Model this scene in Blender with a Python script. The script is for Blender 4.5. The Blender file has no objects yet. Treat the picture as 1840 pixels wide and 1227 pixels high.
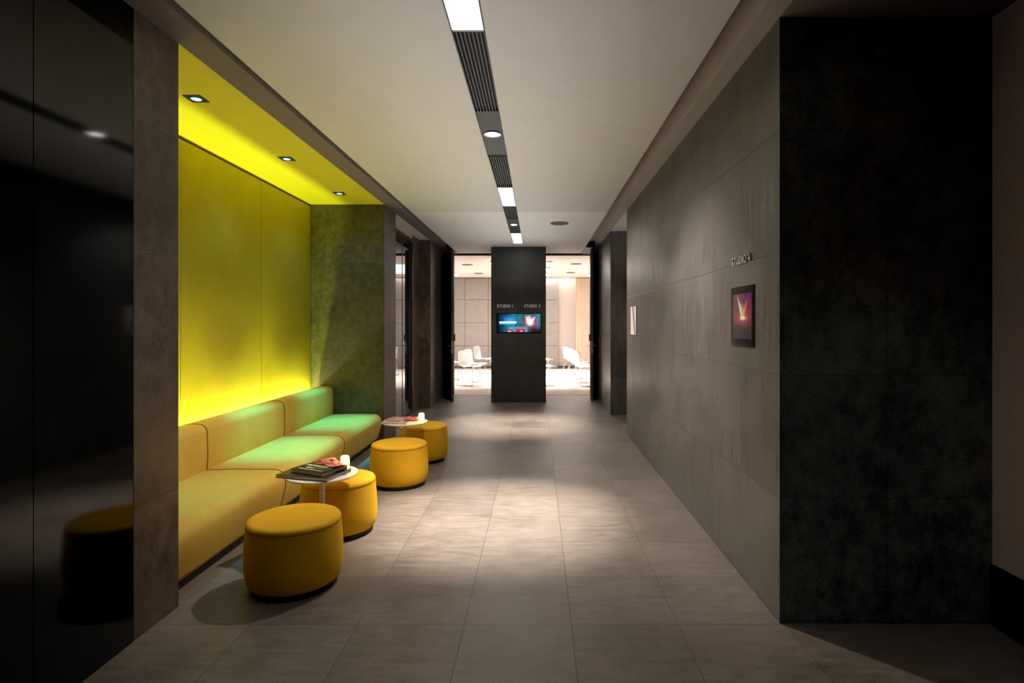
import bpy, bmesh, math, random
from mathutils import Vector, Matrix
random.seed(7)
S = bpy.context.scene
COL = S.collection
F = 1017.0
def P(x, y, Y):            # photo pixel at a depth -> world point
    return Vector(((x-965.0)/F*Y, Y, 1.5-(y-582.0)/F*Y))

# ------------------------------------------------------------------ nodes
class NT:
    def __init__(s, name):
        s.m = bpy.data.materials.new(name); s.m.use_nodes = True
        s.t = s.m.node_tree; s.n = s.t.nodes; s.l = s.t.links
        s.b = s.n['Principled BSDF']
    def new(s, k): return s.n.new(k)
    def put(s, sock, v):
        if isinstance(v, bpy.types.NodeSocket): s.l.new(v, sock)
        elif isinstance(v, (tuple, list)) and len(v) == 3 and sock.type == 'RGBA': sock.default_value = (*v, 1)
        else: sock.default_value = v
    def m_(s, op, a, b=0.0, c=0.0, clamp=False):
        n = s.new('ShaderNodeMath'); n.operation = op; n.use_clamp = clamp
        s.put(n.inputs[0], a); s.put(n.inputs[1], b); s.put(n.inputs[2], c)
        return n.outputs[0]
    def mix(s, f, a, b, mode='MIX'):
        n = s.new('ShaderNodeMix'); n.data_type = 'RGBA'; n.blend_type = mode
        s.put(n.inputs[0], f); s.put(n.inputs[6], a); s.put(n.inputs[7], b)
        return n.outputs[2]
    def pos(s):
        n = s.new('ShaderNodeTexCoord'); sp = s.new('ShaderNodeSeparateXYZ')
        s.l.new(n.outputs['Object'], sp.inputs[0]); return n.outputs['Object'], sp.outputs
    def scale(s, v, sc):
        n = s.new('ShaderNodeMapping'); s.l.new(v, n.inputs[0]); n.inputs['Scale'].default_value = sc
        return n.outputs[0]
    def noise(s, v, scale, detail=4, rough=.55):
        n = s.new('ShaderNodeTexNoise'); s.l.new(v, n.inputs['Vector'])
        n.inputs['Scale'].default_value = scale; n.inputs['Detail'].default_value = detail
        n.inputs['Roughness'].default_value = rough
        return n.outputs['Fac']
    def map(s, v, a, b, c=0.0, d=1.0, smooth=False):
        n = s.new('ShaderNodeMapRange'); s.put(n.inputs[0], v)
        if smooth: n.interpolation_type = 'SMOOTHSTEP'
        for i, q in zip((1, 2, 3, 4), (a, b, c, d)): n.inputs[i].default_value = q
        return n.outputs[0]
    def bump(s, h, strength=.3, dist=.01):
        n = s.new('ShaderNodeBump'); s.l.new(h, n.inputs['Height'])
        n.inputs['Strength'].default_value = strength; n.inputs['Distance'].default_value = dist
        s.l.new(n.outputs[0], s.b.inputs['Normal'])
    def set(s, **k):
        for a, v in k.items(): s.put(s.b.inputs[a.replace('_', ' ')], v)
        return s

def plain(name, col, rough=.5, metal=0.0, noise=0.0, nscale=40, bump=0.0, **k):
    t = NT(name); v, _ = t.pos()
    t.set(Roughness=rough, Metallic=metal, **k)
    if noise or bump:
        f = t.noise(v, nscale)
        a = tuple(c*(1-noise) for c in col); b = tuple(min(1, c*(1+noise)) for c in col)
        t.set(Base_Color=t.mix(t.map(f, .3, .7), a, b))
        if bump: t.bump(f, bump, .004)
    else: t.set(Base_Color=col)
    return t.m

def emit(name, col, s, base=(0, 0, 0)):
    t = NT(name); t.set(Base_Color=base, Emission_Color=col, Emission_Strength=s, Roughness=.4)
    return t.m

def stone(name, dark, light, ox, oy, oz, w=.535, h=.615, floor=False, rough=(.38, .6), line=.0022, streak=True, lamt=.55):
    t = NT(name); v, (X, Y, Z) = t.pos()
    if floor: U, V = t.m_('DIVIDE', t.m_('SUBTRACT', X, ox), w), t.m_('DIVIDE', t.m_('SUBTRACT', Y, oy), h)
    else:
        g = t.new('ShaderNodeNewGeometry'); sp = t.new('ShaderNodeSeparateXYZ'); t.l.new(g.outputs['True Normal'], sp.inputs[0])
        side = t.m_('GREATER_THAN', t.m_('ABSOLUTE', sp.outputs[0]), .5)
        ux = t.m_('DIVIDE', t.m_('SUBTRACT', X, ox), w); uy = t.m_('DIVIDE', t.m_('SUBTRACT', Y, oy), w)
        U = t.m_('ADD', t.m_('MULTIPLY', uy, side), t.m_('MULTIPLY', ux, t.m_('SUBTRACT', 1.0, side)))
        V = t.m_('DIVIDE', t.m_('SUBTRACT', Z, oz), h)
    def edge(q, size):
        f = t.m_('FRACT', q); d = t.m_('MINIMUM', f, t.m_('SUBTRACT', 1.0, f))
        return t.m_('MULTIPLY', d, size)
    d = t.m_('MINIMUM', edge(U, w), edge(V, h))
    joint = t.map(d, line*.4, line*1.3, 1, 0)
    cell = t.new('ShaderNodeCombineXYZ')
    t.l.new(t.m_('FLOOR', U), cell.inputs[0]); t.l.new(t.m_('FLOOR', V), cell.inputs[1])
    wn = t.new('ShaderNodeTexWhiteNoise'); wn.noise_dimensions = '2D'; t.l.new(cell.outputs[0], wn.inputs['Vector'])
    tile = wn.outputs['Value']
    if floor: sv = t.scale(v, (3, 11, 1))
    else: sv = t.scale(v, (16, 16, 1.1) if streak else (7, 7, 5))
    st = t.noise(sv, 2.0, 6, .62)
    fine = t.noise(v, 95, 5, .7)
    big = t.noise(v, 2.3, 3, .5)
    f = t.m_('ADD', t.m_('MULTIPLY', st, .38), t.m_('ADD', t.m_('MULTIPLY', fine, .40), t.m_('MULTIPLY', big, .22)))
    c = t.mix(t.map(f, .40, .60), dark, light)
    c = t.mix(1.0, c, t.map_col(tile, .86, 1.1), 'MULTIPLY')
    c = t.mix(t.m_('MULTIPLY', joint, lamt), c, (.02, .018, .016))
    t.set(Base_Color=c, Roughness=t.map(st, .3, .7, rough[0], rough[1]))
    hgt = t.m_('SUBTRACT', t.m_('ADD', t.m_('MULTIPLY', st, .5), t.m_('MULTIPLY', fine, .35)), t.m_('MULTIPLY', joint, 1.0))
    t.bump(hgt, .32, .004)
    return t.m
def _map_col(s, v, a, b):
    f = s.map(v, 0, 1, a, b); n = s.new('ShaderNodeCombineColor')
    for i in range(3): s.l.new(f, n.inputs[i])
    return n.outputs[0]
NT.map_col = _map_col

def fabric(name, a, b, weave=260, bump=.25, rough=.85, sheen=.35):
    t = NT(name); v, _ = t.pos()
    n1 = t.noise(v, weave, 3, .6); n2 = t.noise(v, 5, 3)
    c = t.mix(t.map(t.m_('ADD', t.m_('MULTIPLY', n1, .6), t.m_('MULTIPLY', n2, .4)), .35, .65), a, b)
    t.set(Base_Color=c, Roughness=rough); t.b.inputs['Sheen Weight'].default_value = sheen
    t.b.inputs['Sheen Tint'].default_value = (b[0], b[1], b[2], 1)
    t.b.inputs['Specular IOR Level'].default_value = .25
    t.bump(n1, bump, .002)
    return t.m

M = {}
M['floor'] = stone('floor_stone', (.115, .094, .079), (.235, .203, .178), .172, 3.36, 0, .535, .5345, True, (.36, .55), .0026)
M['stone_right'] = stone('stone_right', (.074, .071, .066), (.172, .164, .153), 1.2146+.0, 2.833, .013, .54, .615, rough=(.25, .52), line=.003)
M['stone_left'] = stone('stone_left', (.055, .040, .029), (.17, .128, .096), -1.905, 2.672, .013, .54, .615, streak=False)
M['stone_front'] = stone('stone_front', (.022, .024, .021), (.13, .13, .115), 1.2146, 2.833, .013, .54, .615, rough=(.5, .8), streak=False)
M['stone_pillar'] = stone('stone_pillar', (.026, .025, .023), (.05, .048, .044), -.354, 10.82, .013, .524, .615)
M['stone_niche'] = stone('stone_niche', (.034, .032, .018), (.11, .104, .065), -1.905, 7.06, .3, .95, .98, streak=False)
M['black_glass'] = NT('black_glass').set(Base_Color=(.002, .002, .002), Roughness=.07, IOR=1.43).m
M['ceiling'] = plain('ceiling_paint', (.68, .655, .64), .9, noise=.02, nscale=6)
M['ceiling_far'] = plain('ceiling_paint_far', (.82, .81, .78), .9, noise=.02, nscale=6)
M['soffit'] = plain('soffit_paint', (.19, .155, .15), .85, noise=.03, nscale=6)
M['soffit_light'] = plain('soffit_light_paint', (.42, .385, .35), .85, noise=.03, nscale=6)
M['groove'] = plain('groove_paint', (.46, .39, .35), .85, noise=.03, nscale=6)
M['yellow_ceiling'] = plain('yellow_ceiling', (.80, .72, .03), .7, noise=.02, nscale=5)
M['yellow_panel'] = fabric('yellow_felt', (.50, .42, .012), (.58, .49, .03), 120, .5, .9, .1)
M['sofa'] = fabric('sofa_wool', (.52, .345, .06), (.63, .43, .08))
M['ottoman'] = fabric('ottoman_wool', (.72, .40, .014), (.88, .50, .025))
M['seam'] = plain('seam_thread', (.20, .14, .02), .9, noise=.1)
M['black'] = plain('black_paint', (.012, .012, .012), .5, noise=.1, nscale=30)
M['white_metal'] = plain('white_lacquer', (.84, .82, .80), .5, noise=.01)
M['white_plastic'] = plain('white_plastic', (.88, .88, .87), .3, noise=.01)
M['chrome'] = plain('chrome', (.8, .78, .75), .15, 1.0, noise=.02)
M['steel'] = plain('brushed_steel', (.62, .6, .57), .3, 1.0, noise=.05, nscale=90)
M['door'] = plain('door_laminate', (.10, .07, .05), .45, noise=.15, nscale=30)
M['frame'] = plain('frame_metal', (.045, .038, .032), .35, .6, noise=.1)
M['plaster'] = plain('dark_plaster', (.62, .47, .39), .8, noise=.08, nscale=60)
M['slot'] = plain('slot_black', (.018, .016, .015), .6, noise=.1)
M['slat'] = plain('slat_metal', (.13, .11, .098), .4, .5, noise=.05)
M['module'] = plain('module_metal', (.035, .03, .027), .45, .4, noise=.05)
M['panel_on'] = emit('panel_diffuser', (1, .985, .96), 7.0)
M['lens_on'] = emit('lens_on', (1, .93, .84), 16)
M['blue_lens'] = emit('blue_lens', (.30, .75, 1), 4)
M['blue_halo'] = emit('blue_halo', (.0, .22, 1), 1.6)  # blue halo around the lens, painted as emission
M['studio_ceiling'] = plain('studio_ceiling', (.86, .84, .82), .9, noise=.01)
M['studio_wall'] = plain('studio_wall', (.60, .55, .52), .9, noise=.02)
M['studio_panel'] = fabric('studio_felt', (.36, .335, .32), (.43, .405, .39), 60, .2, .95, 0)
M['carpet'] = fabric('studio_carpet', (.50, .42, .37), (.60, .51, .45), 150, .4, .95, 0)
M['grey'] = plain('speaker_grey', (.10, .095, .085), .7, noise=.1, nscale=120)
M['corridor'] = plain('corridor_ceiling', (.68, .66, .63), .9, noise=.02)

def wood():
    t = NT('light_wood'); v, _ = t.pos(); n = t.noise(t.scale(v, (9, 9, .6)), 3, 5)
    t.set(Base_Color=t.mix(t.map(n, .35, .65), (.62, .49, .38), (.74, .61, .49)), Roughness=.5); return t.m
M['wood'] = wood()

def glass_mirror():
    t = NT('tinted_glass'); t.set(Base_Color=(.01, .012, .012), Roughness=.015, IOR=2.1); return t.m
M['mirror_glass'] = glass_mirror()

# ------------------------------------------------------------------ mesh helpers
def finish(bm, name, mat, parent=None, smooth=False):
    me = bpy.data.meshes.new(name); bm.to_mesh(me); bm.free()
    mats = mat if isinstance(mat, list) else [mat]
    for m in mats: me.materials.append(m)
    if smooth:
        for p in me.polygons: p.use_smooth = True
        try: me.set_sharp_from_angle(angle=math.radians(38))
        except Exception: pass
    o = bpy.data.objects.new(name, me); COL.objects.link(o)
    if parent: o.parent = parent
    return o
def box(bm, x0, x1, y0, y1, z0, z1, mi=0, bev=0.0):
    vs = [bm.verts.new((x, y, z)) for x in (x0, x1) for y in (y0, y1) for z in (z0, z1)]
    q = [(0, 1, 3, 2), (4, 6, 7, 5), (0, 4, 5, 1), (2, 3, 7, 6), (0, 2, 6, 4), (1, 5, 7, 3)]
    fs = [bm.faces.new([vs[i] for i in f]) for f in q]
    for f in fs: f.material_index = mi
    if bev:
        es = list({e for f in fs for e in f.edges})
        bmesh.ops.bevel(bm, geom=es, offset=bev, segments=2, affect='EDGES', profile=.6)
def obox(name, mat, *b, parent=None, bev=0.0, smooth=False):
    bm = bmesh.new(); box(bm, *b, bev=bev); return finish(bm, name, mat, parent, smooth or bev > 0)
def lathe(bm, prof, n=64, c=(0, 0, 0), sx=1, sy=1):
    rings = []
    for r, z in prof:
        if r < 1e-6: rings.append([bm.verts.new((c[0], c[1], c[2]+z))])
        else: rings.append([bm.verts.new((c[0]+r*sx*math.cos(2*math.pi*i/n), c[1]+r*sy*math.sin(2*math.pi*i/n), c[2]+z)) for i in range(n)])
    for a, b in zip(rings, rings[1:]):
        for i in range(n):
            j = (i+1) % n
            if len(a) == 1 and len(b) == 1: continue
            if len(a) == 1: bm.faces.new((a[0], b[i], b[j]))
            elif len(b) == 1: bm.faces.new((a[i], b[0], a[j]))
            else: bm.faces.new((a[i], a[j], b[j], b[i]))
def tube(bm, pts, r, n=8, closed=False):
    pts = [Vector(p) for p in pts]; rings = []
    L = len(pts)
    for i, p in enumerate(pts):
        a = pts[(i-1) % L] if (closed or i > 0) else p; b = pts[(i+1) % L] if (closed or i < L-1) else p
        d = (b-a).normalized(); up = Vector((0, 0, 1)) if abs(d.z) < .9 else Vector((1, 0, 0))
        u = d.cross(up).normalized(); w = d.cross(u)
        rings.append([bm.verts.new(p+u*r*math.cos(2*math.pi*k/n)+w*r*math.sin(2*math.pi*k/n)) for k in range(n)])
    rr = list(zip(rings, rings[1:])) + ([(rings[-1], rings[0])] if closed else [])
    for a, b in rr:
        for k in range(n): bm.faces.new((a[k], a[(k+1) % n], b[(k+1) % n], b[k]))
    if not closed:
        bm.faces.new(rings[0][::-1]); bm.faces.new(rings[-1])
def struct(o):
    o['kind'] = 'structure'; return o
def thing(name, label, cat, loc=(0, 0, 0), rz=0, group=None):
    o = bpy.data.objects.new(name, None); COL.objects.link(o); o.empty_display_size = .1
    o.location = loc; o.rotation_euler = (0, 0, rz); return tag(o, label, cat, group)
def tag(o, label, cat, group=None):
    o['label'] = label; o['category'] = cat
    if group: o['group'] = group
    return o
def copy_tree(o, parent=None):
    c = o.copy(); COL.objects.link(c)
    if parent: c.parent = parent
    for ch in list(o.children): copy_tree(ch, c)
    return c

# ------------------------------------------------------------------ room shell
XL, XR = -1.905, 1.2146
ZS, ZR, ZM = 2.99, 3.035, 2.98
struct(obox('floor', M['floor'], -3.6, 4.2, -3, 11.92, -.1, 0))
struct(obox('floor_studio', M['carpet'], -4.7, 3.4, 11.92, 19.4, -.1, 0.004))
struct(obox('light_block_slab', M['black'], -4.9, 4.3, -3.1, 12.1, 3.12, 3.22)).name = 'ceiling_light_block'  # unseen slab added above the ceilings to block light
# left side
for nm, a, b in (('wall_left_glass', 2.143, 2.669), ('wall_left_glass', .9, 2.139), ('wall_left_glass', -3, .896)):
    struct(obox(nm, M['black_glass'], XL-.02, XL, a, b, 0, ZS+.02))
struct(obox('wall_left_backing', M['frame'], -2.2, XL-.02, -3, 2.672, 0, 3.1))
struct(obox('wall_left_pier', M['stone_left'], -3.0, XL, 2.672, 3.007, 0, 3.1))
struct(obox('wall_left_niche_back', M['stone_niche'], -3.0, -2.86, 3.007, 7.06, 0, 3.1))
bm = bmesh.new(); box(bm, -3.0, XL, 7.06, 7.63, 0, 3.1)
for f in bm.faces:
    if f.normal.y < -.5 or f.calc_center_median().y < 7.07: f.material_index = 1
pier2 = struct(finish(bm, 'wall_left_pier_middle', [M['stone_left'], M['stone_niche']]))
struct(obox('wall_left_pier_far', M['stone_left'], -2.6, -1.89, 10.04, 12.1, 0, 3.1))
struct(obox('wall_left_recess', M['stone_left'], -2.6, -2.09, 9.49, 10.04, 0, 3.1))
struct(obox('wall_left_recess_backing', M['black'], -2.6, -2.15, 7.63, 9.49, 0, 3.1))
# window: glass shopfront in the recess
w = struct(thing('window_1', '', 'window')); del w['label']; del w['category']
obox('glass_pane', M['mirror_glass'], -2.12, -2.088, 7.63, 8.76, .06, 2.86, parent=w)
obox('glass_pane', M['mirror_glass'], -2.12, -2.088, 8.80, 9.44, .06, 2.86, parent=w)
bm = bmesh.new()
for b in ((-2.14, -2.086, 7.631, 9.489, .005, .06), (-2.14, -2.086, 7.631, 9.489, 2.86, 2.92), (-2.14, -2.085, 8.76, 8.80, .06, 2.86), (-2.14, -2.080, 9.44, 9.489, .06, 2.86)):
    box(bm, *b)
finish(bm, 'window_frame', M['frame'], w)
struct(obox('wall_left_header', M['plaster'], -2.15, -2.09, 7.63, 9.49, 2.92, 3.1))
# right side
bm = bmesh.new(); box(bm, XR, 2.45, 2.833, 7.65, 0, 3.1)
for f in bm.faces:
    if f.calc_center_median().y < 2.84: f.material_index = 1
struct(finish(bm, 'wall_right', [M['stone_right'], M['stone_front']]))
struct(obox('wall_right_far', M['stone_right'], XR, 4.1, 9.36, 11.92, 0, 3.1))
struct(obox('wall_right_corridor', M['plaster'], 4.0, 4.1, 7.65, 9.36, 0, 3.1))
struct(obox('wall_right_near', M['plaster'], 2.279, 2.45, -3, 2.833, 0.0, 3.1))
struct(obox('baseboard_right', M['black'], 2.262, 2.279, -3, 2.833, 0.0, .30))
struct(obox('wall_corridor_near', M['stone_right'], 2.45, 4.1, 7.5, 7.65, 0, 3.1))
struct(obox('wall_back', M['black'], -3.0, 2.45, -3.1, -3, 0, 3.1))
# end wall and studios
struct(obox('wall_end_left', M['black'], -4.8, -1.765, 11.921, 12.1, 0, 3.1))
struct(obox('wall_end_right', M['black'], 1.128, 4.1, 11.921, 12.1, 0, 3.1))
pil = struct(obox('wall_center_pillar', M['stone_pillar'], -.878, .170, 10.82, 12.1, 0, 3.05))
struct(obox('wall_end_header_left', M['black'], -1.765, -.879, 11.93, 12.1, 2.955, 3.1))
struct(obox('wall_end_header_right', M['black'], .171, 1.128, 11.93, 12.1, 2.955, 3.1))
struct(obox('trim_1', M['frame'], -1.765, -.88, 11.86, 11.93, 2.935, 2.979))
struct(obox('trim_2', M['frame'], .172, 1.128, 11.86, 11.93, 2.935, 2.979))
struct(obox('trim_3', M['black'], .931, 1.112, 10.80, 11.92, 2.96, 3.08))
struct(obox('trim_4', M['black'], -1.715, -1.661, 10.70, 11.92, 2.96, 3.04))
struct(obox('wall_studio_left', M['studio_wall'], -4.9, -4.7, 11.9, 19.4, 0, 3.2))
struct(obox('wall_studio_right', M['wood'], 3.2, 3.4, 12.1, 19.4, 0, 3.2))
struct(obox('wall_studio_back', M['studio_wall'], -4.7, 3.4, 19.20, 19.4, 0, 3.2))
struct(obox('wall_studio_wood', M['wood'], 1.29, 3.2, 18.9, 19.2, 0, 3.03))
struct(obox('ceiling_studio', M['studio_ceiling'], -4.9, 3.4, 12.1, 18.75, 3.04, 3.2))
struct(obox('ceiling_studio_cove', M['studio_ceiling'], -4.9, 3.4, 18.75, 19.4, 3.10, 3.2))
struct(obox('baseboard_studio', M['grey'], -4.7, 1.28, 19.085, 19.105, 0.005, .09))
# felt wall panels at the back of the studios, slightly proud at random (one surface pattern)
bm = bmesh.new(); pw = .785
for i in range(-4, 4):
    for k in range(4):
        x0 = -2.43+(i)*pw; z0 = .04+.78*(k) - .06
        x1 = min(x0+pw, 1.285); dz = random.choice((0, .012, .03, .0, .02))
        if x1 <= x0: continue
        box(bm, x0+.004, x1-.004, 19.09-dz, 19.2, max(.02, z0+.004), min(z0+.776, 3.03), bev=.006)
struct(finish(bm, 'wall_studio_panels', M['studio_panel']))
# ceilings
SX0, SX1 = -.435, -.262
def ceil_piece(nm, mat, y0, y1, z):
    bm = bmesh.new()
    box(bm, -1.66, SX0, y0, y1, z, 3.12); box(bm, SX1, .93, y0, y1, z, 3.12)
    box(bm, SX0, SX1, y0, y1, 3.04, 3.12)
    if y1 > 11: box(bm, SX0, SX1, 10.43, y1, z, 3.04)
    return struct(finish(bm, nm, mat))
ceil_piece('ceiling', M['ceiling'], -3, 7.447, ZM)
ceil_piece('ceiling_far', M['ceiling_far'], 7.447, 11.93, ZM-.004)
struct(obox('ceiling_niche', M['yellow_ceiling'], -2.86, XL-.001, 3.007, 7.06, ZS, 3.1))
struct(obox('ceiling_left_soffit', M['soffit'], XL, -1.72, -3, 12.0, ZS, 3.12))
struct(obox('ceiling_left_groove', M['groove'], -1.72, -1.66, -3, 12.0, 3.03, 3.12))
struct(obox('ceiling_left_recess', M['corridor'], -2.15, XL, 7.63, 10.04, ZS+.001, 3.12))
struct(obox('ceiling_right_groove', M['groove'], .93, 1.102, -3, 12.0, 3.081, 3.12))
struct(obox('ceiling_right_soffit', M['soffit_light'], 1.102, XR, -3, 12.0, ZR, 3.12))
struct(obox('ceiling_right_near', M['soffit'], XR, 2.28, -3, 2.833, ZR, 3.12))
struct(obox('ceiling_corridor', M['corridor'], XR, 4.1, 7.65, 9.36, ZR, 3.12))

# ------------------------------------------------------------------ yellow wall panels in niche
pls = ((3.02, 4.478, 'yellow felt wall panel nearest the camera, mostly hidden by the near pier'),
       (4.482, 5.787, 'larger visible yellow felt wall panel behind the middle of the sofa'),
       (5.793, 7.05, 'far yellow felt wall panel beside the niche end wall'))
for a, b, l in pls:
    o = obox('felt_panel', M['yellow_panel'], -2.858, -2.82, a, b, .02, 2.965, bev=.006)
    tag(o, l, 'wall panel', 'yellow felt panels in the niche')

# ------------------------------------------------------------------ sofa
def arc(cx, cz, r, a0, a1, n=8):
    return [(cx+r*math.cos(math.radians(a0+(a1-a0)*i/n)), cz+r*math.sin(math.radians(a0+(a1-a0)*i/n))) for i in range(n+1)]
def extrude_prof(prof, y0, y1, name, mat, parent, r=.022):
    bm = bmesh.new(); n = 4
    c = Vector((sum(p[0] for p in prof)/len(prof), 0, sum(p[1] for p in prof)/len(prof)))
    sec = []
    for k in range(n+1):
        a = math.pi/2*k/n; sec.append((y0+r*(1-math.sin(a)) if False else y0+r*(1-math.cos(math.pi/2-a)), r*(1-math.sin(a))))
    rows = [(y0+r*(1-math.cos(math.radians(90*(k)/n))) , r*(1-math.sin(math.radians(90*k/n)))) for k in range(n+1)]
    rows = rows + [(y0+(y1-y0)*q, 0) for q in (.25, .5, .75)] + [(y1-(yy-y0), s) for yy, s in reversed(rows)]
    rings = []
    for yy, ins in rows:
        ring = []
        L = len(prof)
        for i, (x, z) in enumerate(prof):
            a = Vector(prof[i-1]); b = Vector(prof[(i+1) % L]); d = (b-a)
            nx, nz = (-d.y, d.x); l = math.hypot(nx, nz) or 1
            ring.append(bm.verts.new((x+nx/l*ins, yy, z+nz/l*ins)))
        rings.append(ring)
    for a, b in zip(rings, rings[1:]):
        for i in range(len(a)):
            j = (i+1) % len(a); bm.faces.new((a[i], b[i], b[j], a[j]))
    bm.faces.new(rings[0]); bm.faces.new(rings[-1][::-1])
    bmesh.ops.recalc_face_normals(bm, faces=bm.faces)
    return finish(bm, name, mat, parent, True)
sofa = thing('sofa', 'long yellow upholstered banquette sofa in the niche under the yellow wall', 'sofa', (0, 0, 0))
# profiles listed counter-clockwise seen from -Y (x right, z up)
seat_p = arc(-2.03, .112, .06, -90, -15, 5) + [(-1.955, .17), (-1.935, .24)] + arc(-2.018, .297, .085, 0, 90, 10) + [(-2.15, .384), (-2.35, .384), (-2.54, .378)] + [(-2.62, .37), (-2.62, .052)]
back_p = [(-2.735, .20), (-2.56, .20), (-2.54, .37), (-2.532, .47)] + arc(-2.598, .665, .062, 0, 90, 8) + [(-2.65, .732)] + arc(-2.70, .69, .038, 90, 180, 6)
ys = (3.02, 4.355, 5.685, 7.045)
for a, b in zip(ys, ys[1:]):
    extrude_prof(seat_p, a+.001, b-.001, 'seat', M['sofa'], sofa, .014)
    extrude_prof(back_p, a+.001, b-.001, 'backrest', M['sofa'], sofa, .016)
for yy in ys[1:3]:
    for pr, nm in ((seat_p, 'seat_seam'), (back_p, 'back_seam')):
        bm = bmesh.new(); cx = sum(p[0] for p in pr)/len(pr); cz = sum(p[1] for p in pr)/len(pr)
        tube(bm, [(x, yy, z) for x, z in (pr[1:-1] if nm == 'back_seam' else pr[:-2])], .0026, 6)
        finish(bm, nm, M['seam'], sofa, True)
obox('plinth', M['black'], -2.6, -2.02, 3.04, 7.04, 0, .06, parent=sofa)
obox('back_frame', M['black'], -2.72, -2.6, 3.04, 7.04, 0, .21, parent=sofa)

# ------------------------------------------------------------------ ottomans
def make_ottoman():
    t = thing('ottoman', '', 'ottoman')
    bm = bmesh.new()
    body = [(0, .028), (.215, .028)] + [(.215+.042*math.sin(math.radians(a)), .07-.042*math.cos(math.radians(a))) for a in (12, 25, 40, 55, 70)]
    body += [(.2605, .088), (.2655, .12), (.2675, .16), (.267, .20), (.2645, .25), (.2605, .30), (.2565, .345), (.2550, .3625)]
    lathe(bm, body, 72); finish(bm, 'body', M['ottoman'], t, True)
    bm = bmesh.new()
    cap = [(.2550, .3625), (.2560, .367), (.2535, .377), (.2475, .385), (.238, .3895), (.222, .392), (.14, .3945), (0, .3955)]
    lathe(bm, cap, 72); finish(bm, 'top_cover', M['ottoman'], t, True)
    bm = bmesh.new()
    tube(bm, [(.2562*math.cos(a*math.pi/36), .2562*math.sin(a*math.pi/36), .3640) for a in range(72)], .0014, 6, True)
    finish(bm, 'seam', M['seam'], t, True)
    bm = bmesh.new(); lathe(bm, [(0, 0), (.226, 0), (.226, .027), (0, .029)], 64); finish(bm, 'base', M['black'], t)
    return t
ott = make_ottoman()
spots = ((-1.402, 3.275, 'largest, nearest round mustard ottoman in front of the book-laden table'),
         (-1.438, 4.11, 'round mustard ottoman partly hidden under the nearer white table'),
         (-1.292, 5.31, 'round mustard ottoman in front of the far table with magazines'),
         (-1.252, 6.25, 'farthest round mustard ottoman, behind the far white table'))
for i, (x, y, l) in enumerate(spots):
    o = ott if i == 0 else copy_tree(ott)
    o.location = (x, y, 0); o['label'] = l; o['group'] = 'round ottomans beside the sofa'

# ------------------------------------------------------------------ side tables
def make_table():
    t = thing('side_table', '', 'table')
    bm = bmesh.new(); lathe(bm, [(0, .488), (.222, .488), (.230, .492), (.232, .497), (.230, .501), (.227, .502), (0, .502)], 80)
    finish(bm, 'tabletop', M['white_metal'], t, True)
    bm = bmesh.new(); lathe(bm, [(0, .012), (.0175, .012), (.0175, .47), (.035, .482), (.06, .488), (0, .4885)], 32); finish(bm, 'leg', M['white_metal'], t, True)
    return t
def table_base(t, dx):
    # flat foot offset from the stem so the neighbouring ottoman clears it
    bm = bmesh.new(); lathe(bm, [(0, 0), (.048, 0), (.05, .006), (.046, .011), (0, .013)], 48); finish(bm, 'base', M['white_metal'], t, True)
tb = make_table(); table_base(tb, 0)
tb2 = copy_tree(tb)
tb.location = (-1.437, 3.787, 0); tb['label'] = 'nearer round white side table carrying two dark books and a lit candle'
tb2.location = (-1.354, 5.80, 0); tb2['label'] = 'far round white side table covered with pink and red magazines'
tb['group'] = tb2['group'] = 'white pedestal tables'

# ------------------------------------------------------------------ books
def cover(name, base, kind):
    t = NT(name); v, (X, Y, Z) = t.pos()
    c = base
    if kind == 'photo':     # smear of pale figure on a dark brown cover
        n = t.noise(t.scale(v, (9, 22, 1)), 1.0, 5, .6)
        b = boxmask(t, X, Y, -.15, .07, -.06, .09, .03)
        c = t.mix(t.m_('MULTIPLY', b, t.map(n, .47, .6)), base, (.55, .47, .46))
    if kind == 'title':
        n = t.noise(t.scale(v, (90, 30, 1)), 1.0, 1)
        g = t.map(n, .42, .5)
        b = boxmask(t, X, Y, -.12, .06, -.005, .022, .003); b2 = boxmask(t, X, Y, -.10, .11, -.088, -.074, .002); b3 = boxmask(t, X, Y, -.07, .0, -.055, -.032, .003)
        c = t.mix(t.m_('MULTIPLY', t.m_('MAXIMUM', b, t.m_('MAXIMUM', b2, b3)), g), base, (.85, .82, .72))
        r = boxmask(t, X, Y, -.115, -.04, .055, .085, .006); c = t.mix(r, c, (.75, .10, .03))
        s = boxmask(t, X, Y, .01, .05, -.04, .07, .02); c = t.mix(t.m_('MULTIPLY', s, .6), c, (.25, .30, .33))
        m = t.noise(v, 14, 3); c = t.mix(t.map(m, .45, .7), c, t.mix(.5, c, (.03, .07, .015)))
    if kind == 'pink':
        n = t.noise(t.scale(v, (14, 26, 1)), 1.0, 4); c = t.mix(t.map(n, .42, .58), base, (.25, .03, .05))
        n = t.noise(t.scale(v, (30, 12, 1)), 1.0, 3); c = t.mix(t.map(n, .55, .62), c, (.85, .72, .62))
    if kind == 'collage':
        n = t.noise(t.scale(v, (22, 16, 1)), 1.0, 4); c = t.mix(t.map(n, .42, .55), base, (.75, .66, .6))
        n = t.noise(t.scale(v, (12, 30, 1)), 1.3, 4); c = t.mix(t.map(n, .52, .6), c, (.06, .03, .03))
    t.set(Base_Color=c, Roughness=.3); return t.m
def boxmask(t, X, Y, x0, x1, y0, y1, e=.004):
    a = t.m_('MULTIPLY', t.map(X, x0-e, x0+e), t.map(X, x1-e, x1+e, 1, 0))
    b = t.m_('MULTIPLY', t.map(Y, y0-e, y0+e), t.map(Y, y1-e, y1+e, 1, 0))
    return t.m_('MULTIPLY', a, b)
M['paper'] = plain('page_edges', (.72, .68, .62), .8, noise=.08, nscale=300)
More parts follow.
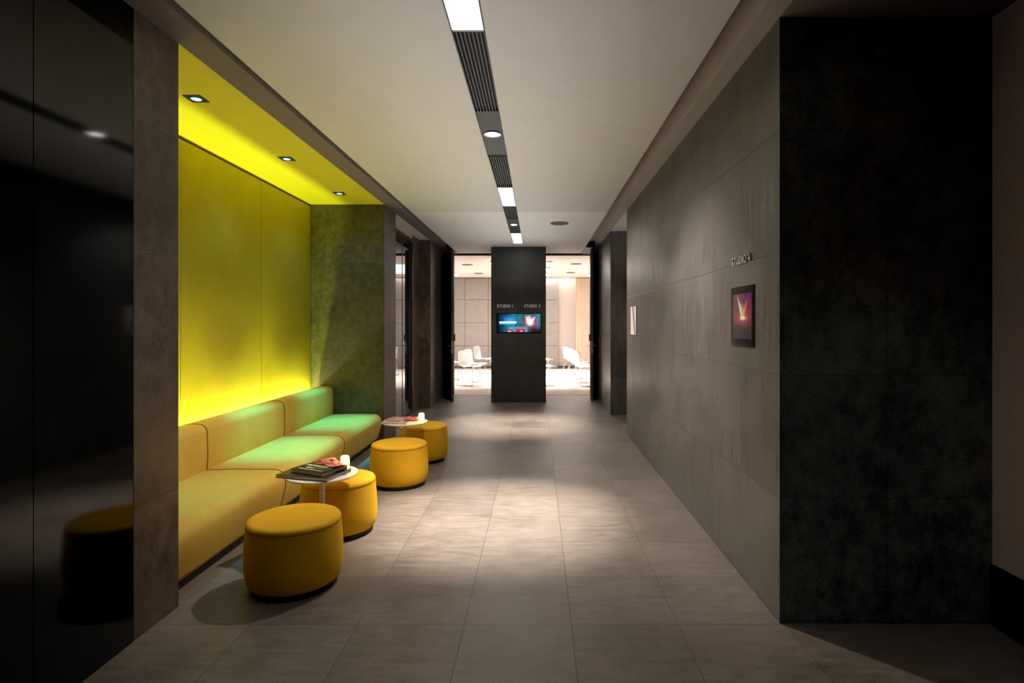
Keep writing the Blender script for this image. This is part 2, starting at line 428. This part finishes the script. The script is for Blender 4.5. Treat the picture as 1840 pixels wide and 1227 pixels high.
def make_book(label, loc, rz, w, d, h, cov, side=None, cat='book', name='hardcover_book'):
    t = thing(name, label, cat, loc, rz)
    bm = bmesh.new()
    c = .0025
    box(bm, -w/2, w/2, -d/2, d/2, 0, c); box(bm, -w/2, w/2, -d/2, d/2, h-c, h)
    box(bm, -w/2, w/2, d/2-.004, d/2, c, h-c)
    finish(bm, 'cover', cov, t)
    obox('pages', M['paper'], -w/2+.004, w/2-.004, -d/2+.004, d/2-.005, c, h-c, parent=t)
    return t
make_book('large dark brown photo book under the other book, overhanging the table', (-1.478, 3.75, .5025), math.radians(-15), .38, .27, .022, cover('cover_photo', (.045, .032, .028), 'photo'))
make_book('black hardcover with white lettering on top of the brown photo book', (-1.448, 3.765, .5255), math.radians(-25), .27, .225, .026, cover('cover_title', (.014, .02, .008), 'title'))
def leaflet(name, label, loc, rot, w, d, mat, curl=.02, layers=3):
    t = thing(name, label, 'magazine', loc); t.rotation_euler = rot
    bm = bmesh.new(); n = 10
    for L in range(layers):
        z = .0012*L; a = L*.03
        top = []
        for i in range(n+1):
            u = i/n
            zz = z + curl*(2*abs(u-.5))**2*(1+.25*L)
            x = (u-.5)*w
            top.append((bm.verts.new((x*math.cos(a), -d/2, zz)), bm.verts.new((x*math.cos(a)+.01*L, d/2, zz+.002))))
        for p, q in zip(top, top[1:]): bm.faces.new((p[0], q[0], q[1], p[1]))
    bmesh.ops.solidify(bm, geom=bm.faces[:], thickness=.0008)
    finish(bm, 'pages', mat, t, True); return t
leaflet('leaflet', 'pink folded leaflet lying on the black hardcover', (-1.362, 3.805, .5535), (math.radians(0), math.radians(4), math.radians(-38)), .19, .10, cover('pink_print', (.80, .33, .30), 'pink'), .014)
# magazines on far table
def magazine(label, loc, rz, w, d, h, mat):
    t = thing('magazine', label, 'magazine', loc, rz)
    obox('cover', mat, -w/2, w/2, -d/2, d/2, h*.8, h, parent=t)
    obox('pages', M['paper'], -w/2+.002, w/2-.002, -d/2+.002, d/2-.002, 0, h*.8, parent=t)
    return t
magazine('glossy magazine with brown and cream pictures at the front of the far table', (-1.42, 5.73, .5025), math.radians(-4), .26, .20, .009, cover('collage', (.42, .30, .27), 'collage'))
magazine('pink magazine at the back left of the far table', (-1.45, 5.87, .512), math.radians(-14), .19, .22, .009, cover('pinkmag', (.78, .36, .38), 'pink'))
magazine('red magazine between the pink one and the candle on the far table', (-1.29, 5.86, .522), math.radians(12), .15, .17, .008, cover('redmag', (.75, .05, .06), 'pink'))

# ------------------------------------------------------------------ candles
def cup_mat():
    t = NT('votive_glass'); t.set(Base_Color=(1, .75, .4), Roughness=.15, Emission_Color=(1, .42, .09), Emission_Strength=9); return t.m
M['votive'] = cup_mat(); M['flame'] = emit('flame', (1, .8, .45), 60); M['wax'] = emit('wax', (1, .62, .25), 9, (.9, .8, .6))
cn = thing('candle', 'lit votive candle glowing orange beside the books on the near table', 'candle', (-1.332, 3.925, .503))
bm = bmesh.new(); lathe(bm, [(0, 0), (.022, 0), (.028, .01), (.031, .04), (.028, .072), (.024, .082), (.022, .082), (.026, .07), (.028, .04), (.025, .012), (0, .008)], 32)
finish(bm, 'glass_holder', M['votive'], cn, True)
bm = bmesh.new(); lathe(bm, [(0, .010), (.021, .010), (.021, .03), (0, .031)], 24); finish(bm, 'wax', M['wax'], cn)
bm = bmesh.new(); lathe(bm, [(0, .031), (.006, .040), (.008, .050), (.005, .064), (0, .080)], 16); finish(bm, 'flame', M['flame'], cn, True)
c2 = copy_tree(cn); c2.location = (-1.185, 5.80, .503); c2['label'] = 'lit votive candle on the far white table next to the magazines'
cn['group'] = c2['group'] = 'votive candles'

# ------------------------------------------------------------------ ceiling slot fixtures
def light_panel(y0, y1, label):
    t = thing('light_panel', label, 'ceiling light', ((SX0+SX1)/2, (y0+y1)/2, 0), 0, 'lit panels in the ceiling slot')
    h = (y1-y0)/2; w = (SX1-SX0)/2
    obox('diffuser', M['panel_on'], -w+.008, w-.008, -h+.008, h-.008, 2.986, 3.0, parent=t)
    bm = bmesh.new()
    box(bm, -w+.001, -w+.008, -h, h, 2.978, 3.03); box(bm, w-.008, w-.001, -h, h, 2.978, 3.03)
    box(bm, -w+.008, w-.008, -h, -h+.008, 2.978, 3.03); box(bm, -w+.008, w-.008, h-.008, h, 2.978, 3.03)
    finish(bm, 'frame', M['frame'], t)
def grille(y0, y1, label):
    t = thing('air_grille', label, 'air grille', ((SX0+SX1)/2, (y0+y1)/2, 0), 0, 'slatted grilles in the ceiling slot')
    h = (y1-y0)/2; w = (SX1-SX0)/2
    bm = bmesh.new(); n = 9
    for i in range(n):
        x = -w+.004+(2*w-.008)*i/(n-1); box(bm, x-.0026, x+.0026, -h+.002, h-.002, 2.980, 3.006)
    finish(bm, 'slats', M['slat'], t)
    obox('backing', M['slot'], -w+.001, w-.001, -h, h, 3.008, 3.02, parent=t)
def spot_module(y0, y1, ys, label, r=.052):
    t = thing('downlight', label, 'ceiling light', ((SX0+SX1)/2, ys, 0), 0, 'round spotlights in the ceiling slot')
    w = (SX1-SX0)/2
    obox('plate', M['module'], -w+.001, w-.001, y0-ys+.002, y1-ys-.002, 2.990, 3.005, parent=t)
    bm = bmesh.new(); lathe(bm, [(r, 2.990), (r+.012, 2.986), (r+.014, 2.984), (r+.004, 2.9835), (r, 2.985)], 40); finish(bm, 'trim_ring', M['chrome'], t, True)
    bm = bmesh.new(); lathe(bm, [(0, 2.9868), (r*.9, 2.9868), (r, 2.989)], 40); finish(bm, 'lens', M['lens_on'], t, True)
light_panel(1.6, 2.868, 'large lit ceiling panel at the top edge of the photo')
grille(2.872, 3.964, 'long slatted grille between the nearest panel and the bright spotlight')
spot_module(3.968, 4.998, 4.44, 'bright round spotlight in the slot nearest the camera')
grille(5.002, 6.133, 'slatted grille beyond the first round spotlight')
light_panel(6.137, 7.13, 'lit ceiling panel in the middle of the slot')
grille(7.134, 8.05, 'short slatted grille before the second round spotlight')
spot_module(8.054, 9.23, 8.49, 'second round spotlight, between the two farther lit panels')
light_panel(9.234, 10.425, 'smallest lit ceiling panel just before the dark pillar')
grille(.3, 1.596, 'slatted grille overhead behind the nearest lit panel')
# ceiling speakers
def disc(name, label, loc, r, mat=None, group=None):
    t = thing(name, label, 'ceiling speaker', loc, 0, group)
    bm = bmesh.new(); lathe(bm, [(r*.86, -.001), (r*.9, -.010), (r, -.008), (r*1.02, 0)], 40); finish(bm, 'rim', M['grey'], t, True)
    bm = bmesh.new(); lathe(bm, [(0, -.006), (r*.86, -.006), (r*.86, 0)], 40); finish(bm, 'mesh_cover', M['slot'] if mat is None else mat, t, True)
    return t
disc('ceiling_speaker', 'round dark ceiling speaker right of the light slot', (.327, 8.29, ZM-.004), .132)
g = 'ceiling discs in the studios'
disc('ceiling_speaker', 'nearer ceiling disc in the left studio', (-1.81, 14.70, 3.04), .14, M['grey'], g)
disc('ceiling_speaker', 'farther ceiling disc in the left studio', (-1.78, 17.2, 3.04), .14, M['grey'], g)
disc('ceiling_speaker', 'nearer ceiling disc in the right studio', (1.0, 14.5, 3.04), .14, M['grey'], g)
disc('ceiling_speaker', 'farther ceiling disc in the right studio', (1.0, 16.9, 3.04), .14, M['grey'], g)
# niche square downlights
for i, (x, y, l) in enumerate(((-2.252, 3.74, 'nearest square blue downlight in the yellow niche ceiling'),
                  (-2.255, 5.10, 'middle square blue downlight in the yellow niche ceiling'),
                  (-2.252, 6.45, 'farthest square blue downlight in the yellow niche ceiling'))):
    t = thing('square_downlight', l, 'ceiling light', (x, y, ZS), 0, 'blue downlights of the niche')
    bm = bmesh.new(); s = .058
    lathe(bm, [(.030, -.006), (.032, -.0075), (.0335, -.006), (.034, -.003)], 32); finish(bm, 'lens_halo', M['blue_halo'], t, True)  # glowing ring stands for the halo around the lens
    bm = bmesh.new(); box(bm, -s, s, -s, s, -.005, -.0005); finish(bm, 'plate', M['module'], t)
    bm = bmesh.new(); lathe(bm, [(0, -.0085), (.020, -.008), (.029, -.0055)], 32); finish(bm, 'lens', M['blue_lens'], t, True)

# ------------------------------------------------------------------ doors
def door(n, x, y, wdt, length, ang, sgn):
    t = struct(thing('door_%d' % n, '', 'door', (x, y, 0), ang)); del t['label']; del t['category']
    x0, x1 = -wdt/2, wdt/2
    obox('leaf', M['door'], x0, x1, 0, length, .012, 2.93, parent=t)
    bm = bmesh.new(); box(bm, -.012, .012, -.003, 0, .93, 1.17); finish(bm, 'lock_plate', M['steel'], t)
    zz = 1.075
    inner, outer = (x1, x0) if sgn > 0 else (x0, x1)   # towards the opening / towards the wall
    for xs, s in ((inner, sgn), (outer, -sgn)):
        bm = bmesh.new()
        box(bm, min(xs, xs+s*.006), max(xs, xs+s*.006), .03, .075, .93, 1.17)
        tube(bm, [(xs, .052, zz), (xs+s*.042, .052, zz), (xs+s*.05, .06, zz), (xs+s*.05, .17, zz)], .009, 10)
        tube(bm, [(xs, .052, .985), (xs+s*.018, .052, .985)], .014, 12)
        finish(bm, 'handle', M['steel'], t, True)
    bm = bmesh.new(); box(bm, min(inner, inner+sgn*.028), max(inner, inner+sgn*.028), .02, .09, 1.17, 1.30, bev=.004); finish(bm, 'card_reader', M['black'], t)
door(1, -1.636, 10.97, .046, .93, math.radians(8.7), 1)
door(2, 1.066, 11.05, .05, .85, math.radians(-5.3), -1)

# ------------------------------------------------------------------ displays
def node_gauss(t, X, Y, cx, cy, sx, sy):
    a = t.m_('DIVIDE', t.m_('SUBTRACT', X, cx), sx); b = t.m_('DIVIDE', t.m_('SUBTRACT', Y, cy), sy)
    r = t.m_('ADD', t.m_('MULTIPLY', a, a), t.m_('MULTIPLY', b, b))
    return t.m_('EXPONENT', t.m_('MULTIPLY', r, -1.0))
def ray(t, X, Y, x0, y0, x1, y1, w):     # soft line segment from a point outward
    L = math.hypot(x1-x0, y1-y0); ux, uy = (x1-x0)/L, (y1-y0)/L
    dx = t.m_('SUBTRACT', X, x0); dy = t.m_('SUBTRACT', Y, y0)
    al = t.m_('ADD', t.m_('MULTIPLY', dx, ux), t.m_('MULTIPLY', dy, uy))
    pe = t.m_('ABSOLUTE', t.m_('SUBTRACT', t.m_('MULTIPLY', dx, uy), t.m_('MULTIPLY', dy, ux)))
    return t.m_('MULTIPLY', t.map(pe, 0, w, 1, 0), t.m_('MULTIPLY', t.map(al, 0, .01*L), t.map(al, L*.55, L, 1, 0)))
def screen_wide():
    t = NT('wide_screen_picture'); n = t.new('ShaderNodeTexCoord'); sp = t.new('ShaderNodeSeparateXYZ'); t.l.new(n.outputs['Generated'], sp.inputs[0])
    X, Y = sp.outputs[0], sp.outputs[2]; v = n.outputs['Generated']
    ns = t.noise(t.scale(v, (9, 1, 1.6)), 1.0, 4)
    c = t.mix(t.map(ns, .35, .65), (.004, .05, .085), (.02, .25, .36))
    c = t.mix(t.map(X, .02, .32, 1, 0), c, (.002, .004, .02))
    c = t.mix(t.m_('MULTIPLY', t.map(Y, .1, .45, 1, 0), t.map(X, .72, .8)), c, (.03, .01, .02))
    c = t.mix(t.m_('MULTIPLY', boxmask(t, X, Y, .25, .70, 0, .30, .02), .75), c, (.10, .42, .62))
    for a in ((.24, .36, 0, .14), (.43, .64, 0, .18)):
        c = t.mix(boxmask(t, X, Y, *a, .006), c, (.75, .012, .02))
    c = t.mix(boxmask(t, X, Y, .25, .32, 0, .07, .006), c, (.5, .6, .75)); c = t.mix(boxmask(t, X, Y, .53, .58, 0, .11, .006), c, (.2, .5, .7))
    for a in ((.21, .55, .14, .93, .03), (.23, .55, .26, .78, .03)):
        c = t.mix(ray(t, X, Y, *a), c, (.02, .09, .9))
    c = t.mix(node_gauss(t, X, Y, .30, .62, .12, .22), c, (.05, .42, .75))
    c = t.mix(boxmask(t, X, Y, .05, .44, .50, .58, .008), c, (1.4, 1.6, 1.7)); c = t.mix(boxmask(t, X, Y, .05, .43, .435, .475, .01), c, (.12, .75, .95))
    c = t.mix(node_gauss(t, X, Y, .755, .56, .13, .24), c, (.75, .06, .13))
    for a in ((.74, .5, .66, .92, .05), (.76, .5, .73, .95, .05), (.77, .5, .87, .88, .05), (.75, .5, .70, .75, .08)):
        c = t.mix(ray(t, X, Y, *a), c, (1.5, 1.0, 1.1))
    c = t.mix(node_gauss(t, X, Y, .755, .52, .06, .13), c, (1.8, 1.6, 1.6))
    t.set(Base_Color=(.01, .01, .01), Roughness=.1, Emission_Color=c, Emission_Strength=1.0); return t.m
def screen_tall(axis=1, flip=True):
    t = NT('tall_screen_picture'); n = t.new('ShaderNodeTexCoord'); sp = t.new('ShaderNodeSeparateXYZ'); t.l.new(n.outputs['Generated'], sp.inputs[0])
    Y = sp.outputs[2]; X = t.m_('SUBTRACT', 1.0, sp.outputs[axis])
    c = t.mix(t.map(X, .25, .95), (.12, .05, .04), (.16, .012, .035))
    c = t.mix(t.m_('MULTIPLY', t.map(X, .5, .75), t.map(Y, .72, .95)), c, (.10, .006, .10))
    c = t.mix(t.map(Y, .42, .25, 0, 1), c, (.028, .024, .022))
    c = t.mix(node_gauss(t, X, Y, .55, .48, .35, .16), c, (.34, .07, .05))
    for a, col in (((.52, .45, .22, 1.0, .05), (.70, .66, .56)), ((.5, .45, .38, .85, .09), (.66, .58, .46)), ((.6, .45, .52, .82, .05), (.8, .45, .14)), ((.58, .45, .74, .86, .06), (.85, .28, .06)), ((.62, .5, .86, 1.0, .03), (.5, .06, .12))):
        c = t.mix(ray(t, X, Y, *a), c, col)
    c = t.mix(node_gauss(t, X, Y, .55, .46, .13, .04), c, (.95, .7, .5))
    t.set(Base_Color=(.01, .01, .01), Roughness=.12, Emission_Color=c, Emission_Strength=.85); return t.m
def screen_reflection():  # pale tones and dark diagonal are a reflection painted as emission
    t = NT('pale_screen_reflection'); n = t.new('ShaderNodeTexCoord'); sp = t.new('ShaderNodeSeparateXYZ'); t.l.new(n.outputs['Generated'], sp.inputs[0])
    X = t.m_('SUBTRACT', 1.0, sp.outputs[1]); Y = sp.outputs[2]
    d = t.m_('SUBTRACT', X, t.m_('SUBTRACT', .72, t.m_('MULTIPLY', Y, .42)))
    c = t.mix(t.map(d, -.02, .02), (.62, .52, .45), (.03, .022, .018)); c = t.mix(t.map(d, .22, .27), c, (.55, .45, .38))
    t.set(Base_Color=(.02, .02, .02), Roughness=.1, Emission_Color=c, Emission_Strength=.9); return t.m
M['bezel'] = plain('bezel_black', (.006, .006, .006), .12)
tv = thing('wall_display', 'wide blue and red video screen on the dark pillar under the studio names', 'screen', (0, 0, 0))
a = P(893.5, 564, 10.8); b = P(971.5, 596.5, 10.8)
obox('bezel', M['bezel'], a.x-.012, b.x+.012, 10.80, 10.82, b.z-.012, a.z+.012, parent=tv)
obox('screen', screen_wide(), a.x, b.x, 10.797, 10.7995, b.z, a.z, parent=tv)
tv = thing('wall_display', 'square wall screen with red glow on the right wall under the STUDIO 4 letters', 'screen')
obox('bezel', M['bezel'], XR-.006, XR, 3.155, 3.525, 1.368, 1.722, parent=tv)
obox('screen', screen_tall(), XR-.0075, XR-.0065, 3.185, 3.485, 1.412, 1.678, parent=tv)
tv = thing('wall_display', 'narrow-looking screen with a painted pale reflection near the far end of the right wall', 'screen')
obox('bezel', M['bezel'], XR-.006, XR, 6.90, 7.31, 1.362, 1.722, parent=tv)
obox('screen', screen_reflection(), XR-.0075, XR-.0065, 6.905, 7.305, 1.367, 1.717, parent=tv)

# ------------------------------------------------------------------ lettering
def glyph(ch, size):
    cu = bpy.data.curves.new('g', 'FONT'); cu.body = ch; cu.size = size; cu.extrude = .004; cu.offset = .0006
    o = bpy.data.objects.new('g', cu); COL.objects.link(o)
    bpy.context.view_layer.update()
    me = bpy.data.meshes.new_from_object(o.evaluated_get(bpy.context.evaluated_depsgraph_get()))
    bpy.data.objects.remove(o); bpy.data.curves.remove(cu); return me
def sign(text, label, origin, rot, total, capz, mat, digit_x=None):
    t = thing('raised_lettering', label, 'wall sign', origin); t.rotation_euler = rot
    size = capz/.70; x = 0; meshes = []
    for ch in text:
        if ch == ' ': x += size*.42; continue
        me = glyph(ch, size); xs = [v.co.x for v in me.vertices]; w0, w1 = min(xs), max(xs)
        meshes.append((ch, me, x-w0)); x += (w1-w0)+size*.15
    sc = total/(x-size*.15)
    for ch, me, dx in meshes:
        me.name = 'letter'; me.materials.clear(); me.materials.append(mat)
        for v in me.vertices: v.co = Vector(((v.co.x+dx)*sc, v.co.y, v.co.z+.005))
        o = bpy.data.objects.new('letter', me); COL.objects.link(o); o.parent = t
    return t
M['letter'] = emit('letter_steel_glow', (.9, .92, 1), .12, (.75, .75, .75)); M['letter'].node_tree.nodes['Principled BSDF'].inputs['Metallic'].default_value = .3  # faint emission put into the steel so the letters look lit
M['letter2'] = plain('letter_polished', (.85, .83, .8), .2, 1.0)
for (x0, x1, txt, l) in ((893.5, 921.5, 'STUDIO 1', 'raised metal letters STUDIO 1 on the left of the pillar'), (942, 971, 'STUDIO 2', 'raised metal letters STUDIO 2 on the right of the pillar')):
    a = P(x0, 552.3, 10.815); b = P(x1, 552.3, 10.815)
    sign(txt, l, (a.x, 10.82, a.z), (math.pi/2, 0, 0), b.x-a.x, .056, M['letter'])['group'] = 'studio names on the pillar'
sign('STUDIO 4', 'raised metal letters STUDIO 4 above the red wall screen', (XR, 3.505, 1.857), (math.pi/2, 0, -math.pi/2), .30, .046, M['letter2'])

# ------------------------------------------------------------------ studio chairs
def make_chair():
    t = thing('chair', '', 'chair')
    # side profile facing +X (seat at right, backrest at left)
    prof = [(.26, .452), (.235, .462), (.18, .466), (.08, .458), (-.04, .450), (-.12, .452), (-.17, .475), (-.2, .53), (-.215, .62), (-.225, .72), (-.235, .80), (-.242, .835)]
    wid = [.20, .215, .225, .23, .225, .22, .215, .21, .21, .205, .19, .15]
    bm = bmesh.new(); rows = []
    for (x, z), w in zip(prof, wid):
        row = []
        for k in range(9):
            u = k/4-1; lift = .018*abs(u)**3
            if z > .5: row.append(bm.verts.new((x+lift*1.4, u*w, z)))
            else: row.append(bm.verts.new((x, u*w, z+lift*.8)))
        rows.append(row)
    for a, b in zip(rows, rows[1:]):
        for k in range(8): bm.faces.new((a[k], a[k+1], b[k+1], b[k]))
    bmesh.ops.solidify(bm, geom=bm.faces[:], thickness=.026)
    bmesh.ops.recalc_face_normals(bm, faces=bm.faces)
    finish(bm, 'seat_shell', M['white_plastic'], t, True)
    for s in (-1, 1):
        bm = bmesh.new()
        tube(bm, [(.17, s*.15, .452), (.215, s*.21, .22), (.235, s*.225, .02), (.22, s*.225, .008), (-.22, s*.225, .008), (-.235, s*.225, .02), (-.16, s*.18, .30), (-.10, s*.14, .443)], .0065, 8)
        finish(bm, 'leg', M['chrome'], t, True)
    for x in (.16, -.10):
        bm = bmesh.new(); tube(bm, [(x, -.15, .445), (x, .15, .445)], .006, 8); finish(bm, 'crossbar', M['chrome'], t, True)
    return t
ch = make_chair(); first = True
rows = [(-1.66, 13.9, -.42, 'white wire-legged chair nearest the left doorway'),
        (-1.62, 14.75, -.42, 'white chair directly behind the nearest one in the left studio'),
        (-1.62, 16.9, -.42, 'white chair standing farther back beside the pillar in the left studio'),
        (-2.20, 15.3, -.42, 'white chair just showing past the left door edge'),
        (.16, 13.9, .2, 'white chair half hidden behind the right edge of the pillar'),
        (.17, 16.5, .2, 'far white chair peeping out above the one beside the pillar'),
        (1.16, 13.75, .4, 'white chair nearest the right doorway, first of its row'),
        (1.12, 14.55, .4, 'second white chair of the right doorway row'),
        (1.08, 15.5, .4, 'third white chair of the right doorway row'),
        (1.03, 16.6, .4, 'farthest white chair of the right doorway row')]
for x, y, a, l in rows:
    o = ch if first else copy_tree(ch); first = False
    o.location = (x, y, .004); o.rotation_euler.z = a; o['label'] = l; o['group'] = 'white chairs in the studios'
# studio ceiling spots (visible lamps)
for i, (x, y, l) in enumerate(((.31, 13.9, 'nearest of three bright studio lamps right of the pillar'), (.31, 15.4, 'middle of three bright studio lamps right of the pillar'), (.33, 17.1, 'farthest of three bright studio lamps right of the pillar'),
                (-1.10, 13.9, 'bright studio lamp touching the left edge of the pillar'), (-2.45, 17.2, 'bright studio lamp at the left door edge'), (1.60, 17.3, 'bright studio lamp at the right door edge'))):
    t = thing('studio_spotlight', l, 'ceiling light', (x, y, 3.04), 0, 'studio ceiling lamps')
    bm = bmesh.new(); lathe(bm, [(0, -.075), (.055, -.075), (.07, -.06), (.072, -.045)], 24); finish(bm, 'lens', M['lens_on'], t, True)
    bm = bmesh.new(); lathe(bm, [(.072, -.045), (.075, -.03), (.075, 0)], 24); finish(bm, 'housing', M['white_metal'], t, True)

# ------------------------------------------------------------------ lights
def lamp(kind, name, loc, energy, color=(1, 1, 1), rot=(0, 0, 0), **k):
    d = bpy.data.lights.new(name, kind); d.energy = energy; d.color = color
    for a, v in k.items(): setattr(d, a, v)
    o = bpy.data.objects.new(name, d); COL.objects.link(o); o.location = loc; o.rotation_euler = rot; return o
WARM = (1, .88, .76)
lamp('SPOT', 'slot_spot_lamp', (-.35, 4.44, 2.97), 1500, WARM, spot_size=math.radians(47), spot_blend=1.0, shadow_soft_size=.05)
lamp('SPOT', 'slot_spot_lamp', (-.35, 8.49, 2.97), 1050, WARM, spot_size=math.radians(50), spot_blend=1.0, shadow_soft_size=.05)
for y in (4.44, 8.49):
    lamp('SPOT', 'slot_spill_lamp', (-.35, y, 2.97), 95, WARM, spot_size=math.radians(138), spot_blend=.35, shadow_soft_size=.05)
for y0, z1, y1 in ((4.44, 1.0, 4.3), (8.49, 1.3, 7.3)):
    d = Vector((XR+.35, y1-y0, z1-2.97)).to_track_quat('-Z', 'Y').to_euler()
    lamp('SPOT', 'slot_wall_lamp', (-.34, y0, 2.97), 220, (1, .87, .76), rot=d, spot_size=math.radians(76), spot_blend=.8, shadow_soft_size=.05)
for y0, e in ((4.44, 130),):
    d = Vector((-1.75, -.15, -2.75)).to_track_quat('-Z', 'Y').to_euler()
    lamp('SPOT', 'sofa_fill_lamp', (-.36, y0, 2.97), e*1.25, (1, .80, .58), rot=d, spot_size=math.radians(62), spot_blend=.8, shadow_soft_size=.04)  # extra spot added at the slot to brighten the sofa front
lamp('SPOT', 'front_wall_fill_lamp', (.2, -1.0, 2.5), 34, (1, .97, .9), rot=Vector((1.45, 3.8, -2.0)).to_track_quat('-Z', 'Y').to_euler(), spot_size=math.radians(36), spot_blend=1.0, shadow_soft_size=.1)  # added fill behind the camera, lifts the lower front stone face
for y, e in ((3.74, 18), (5.10, 120), (6.45, 120)):
    lamp('SPOT', 'niche_spot_lamp', (-2.252, y, 2.975), e*5.6, (.02, .66, .95), spot_size=math.radians(31), spot_blend=1.0, shadow_soft_size=.02)
for y in (3.74, 5.10, 6.45):
    lamp('SPOT', 'niche_spill_lamp', (-2.252, y, 2.975), 14, (.06, .34, 1), spot_size=math.radians(125), spot_blend=.8, shadow_soft_size=.02)
lamp('AREA', 'niche_cove_lamp', (-2.785, 5.03, .40), 82, (.86, 1, .07), rot=(math.pi, 0, 0), shape='RECTANGLE', size=.02, size_y=3.96)
lamp('AREA', 'niche_glow_fill_lamp', (-2.79, 5.03, .66), 15, (1, 1, .55), rot=(math.pi, 0, 0), shape='RECTANGLE', size=.02, size_y=3.96)  # added second strip, whitens the glow low on the felt wall
lamp('AREA', 'ceiling_fill_lamp', (-.35, 6.2, 2.15), 24, (1, .97, .95), rot=(math.pi, 0, 0), shape='RECTANGLE', size=1.2, size_y=8.4)  # unseen upward fill added to brighten the corridor ceiling
lamp('POINT', 'candle_lamp', (-1.332, 3.925, .61), 2.4, (1, .5, .15), shadow_soft_size=.015)
lamp('POINT', 'candle_lamp', (-1.185, 5.80, .61), 2.0, (1, .5, .15), shadow_soft_size=.015)
lamp('AREA', 'studio_lamp', (-.8, 15.6, 3.0), 140, (1, .96, .92), shape='RECTANGLE', size=5.0, size_y=2.6)
for x in (-2.3, .1, 1.5):
    for y in (15.0, 16.6):
        lamp('SPOT', 'studio_beam_lamp', (x, y, 2.95), 700, (1, .95, .9), spot_size=math.radians(78), spot_blend=.35, shadow_soft_size=.06)
lamp('AREA', 'studio_cove_lamp', (.2, 18.98, 3.08), 14, (1, .92, .8), shape='RECTANGLE', size=2.1, size_y=.1)
lamp('AREA', 'corridor_lamp', (2.6, 8.5, 2.2), 5, (1, .97, .94), rot=(math.pi, 0, 0), size=.8)

# ------------------------------------------------------------------ camera, world, colour
cam = bpy.data.cameras.new('camera'); co = bpy.data.objects.new('camera', cam); COL.objects.link(co)
co.location = (0, 0, 1.5); co.rotation_euler = (math.pi/2, 0, 0)
cam.sensor_fit = 'HORIZONTAL'; cam.sensor_width = 36; cam.lens = F/1840*36
cam.shift_x = -45/1840; cam.shift_y = -31.5/1840; cam.clip_start = .05
S.camera = co
wd = bpy.data.worlds.new('world'); S.world = wd; wd.use_nodes = True
wd.node_tree.nodes['Background'].inputs[0].default_value = (.02, .02, .022, 1)
S.view_settings.view_transform = 'Standard'; S.view_settings.look = 'None'; S.view_settings.exposure = 0
S.view_settings.use_curve_mapping = True
S.view_settings.curve_mapping.black_level = (.0022, .0016, .0010)
S.view_settings.curve_mapping.update()
S.cycles.use_denoising = True
S.cycles.max_bounces = 8; S.cycles.diffuse_bounces = 5; S.cycles.glossy_bounces = 4
S.cycles.sample_clamp_indirect = 6
S.cycles.caustics_reflective = False; S.cycles.caustics_refractive = False
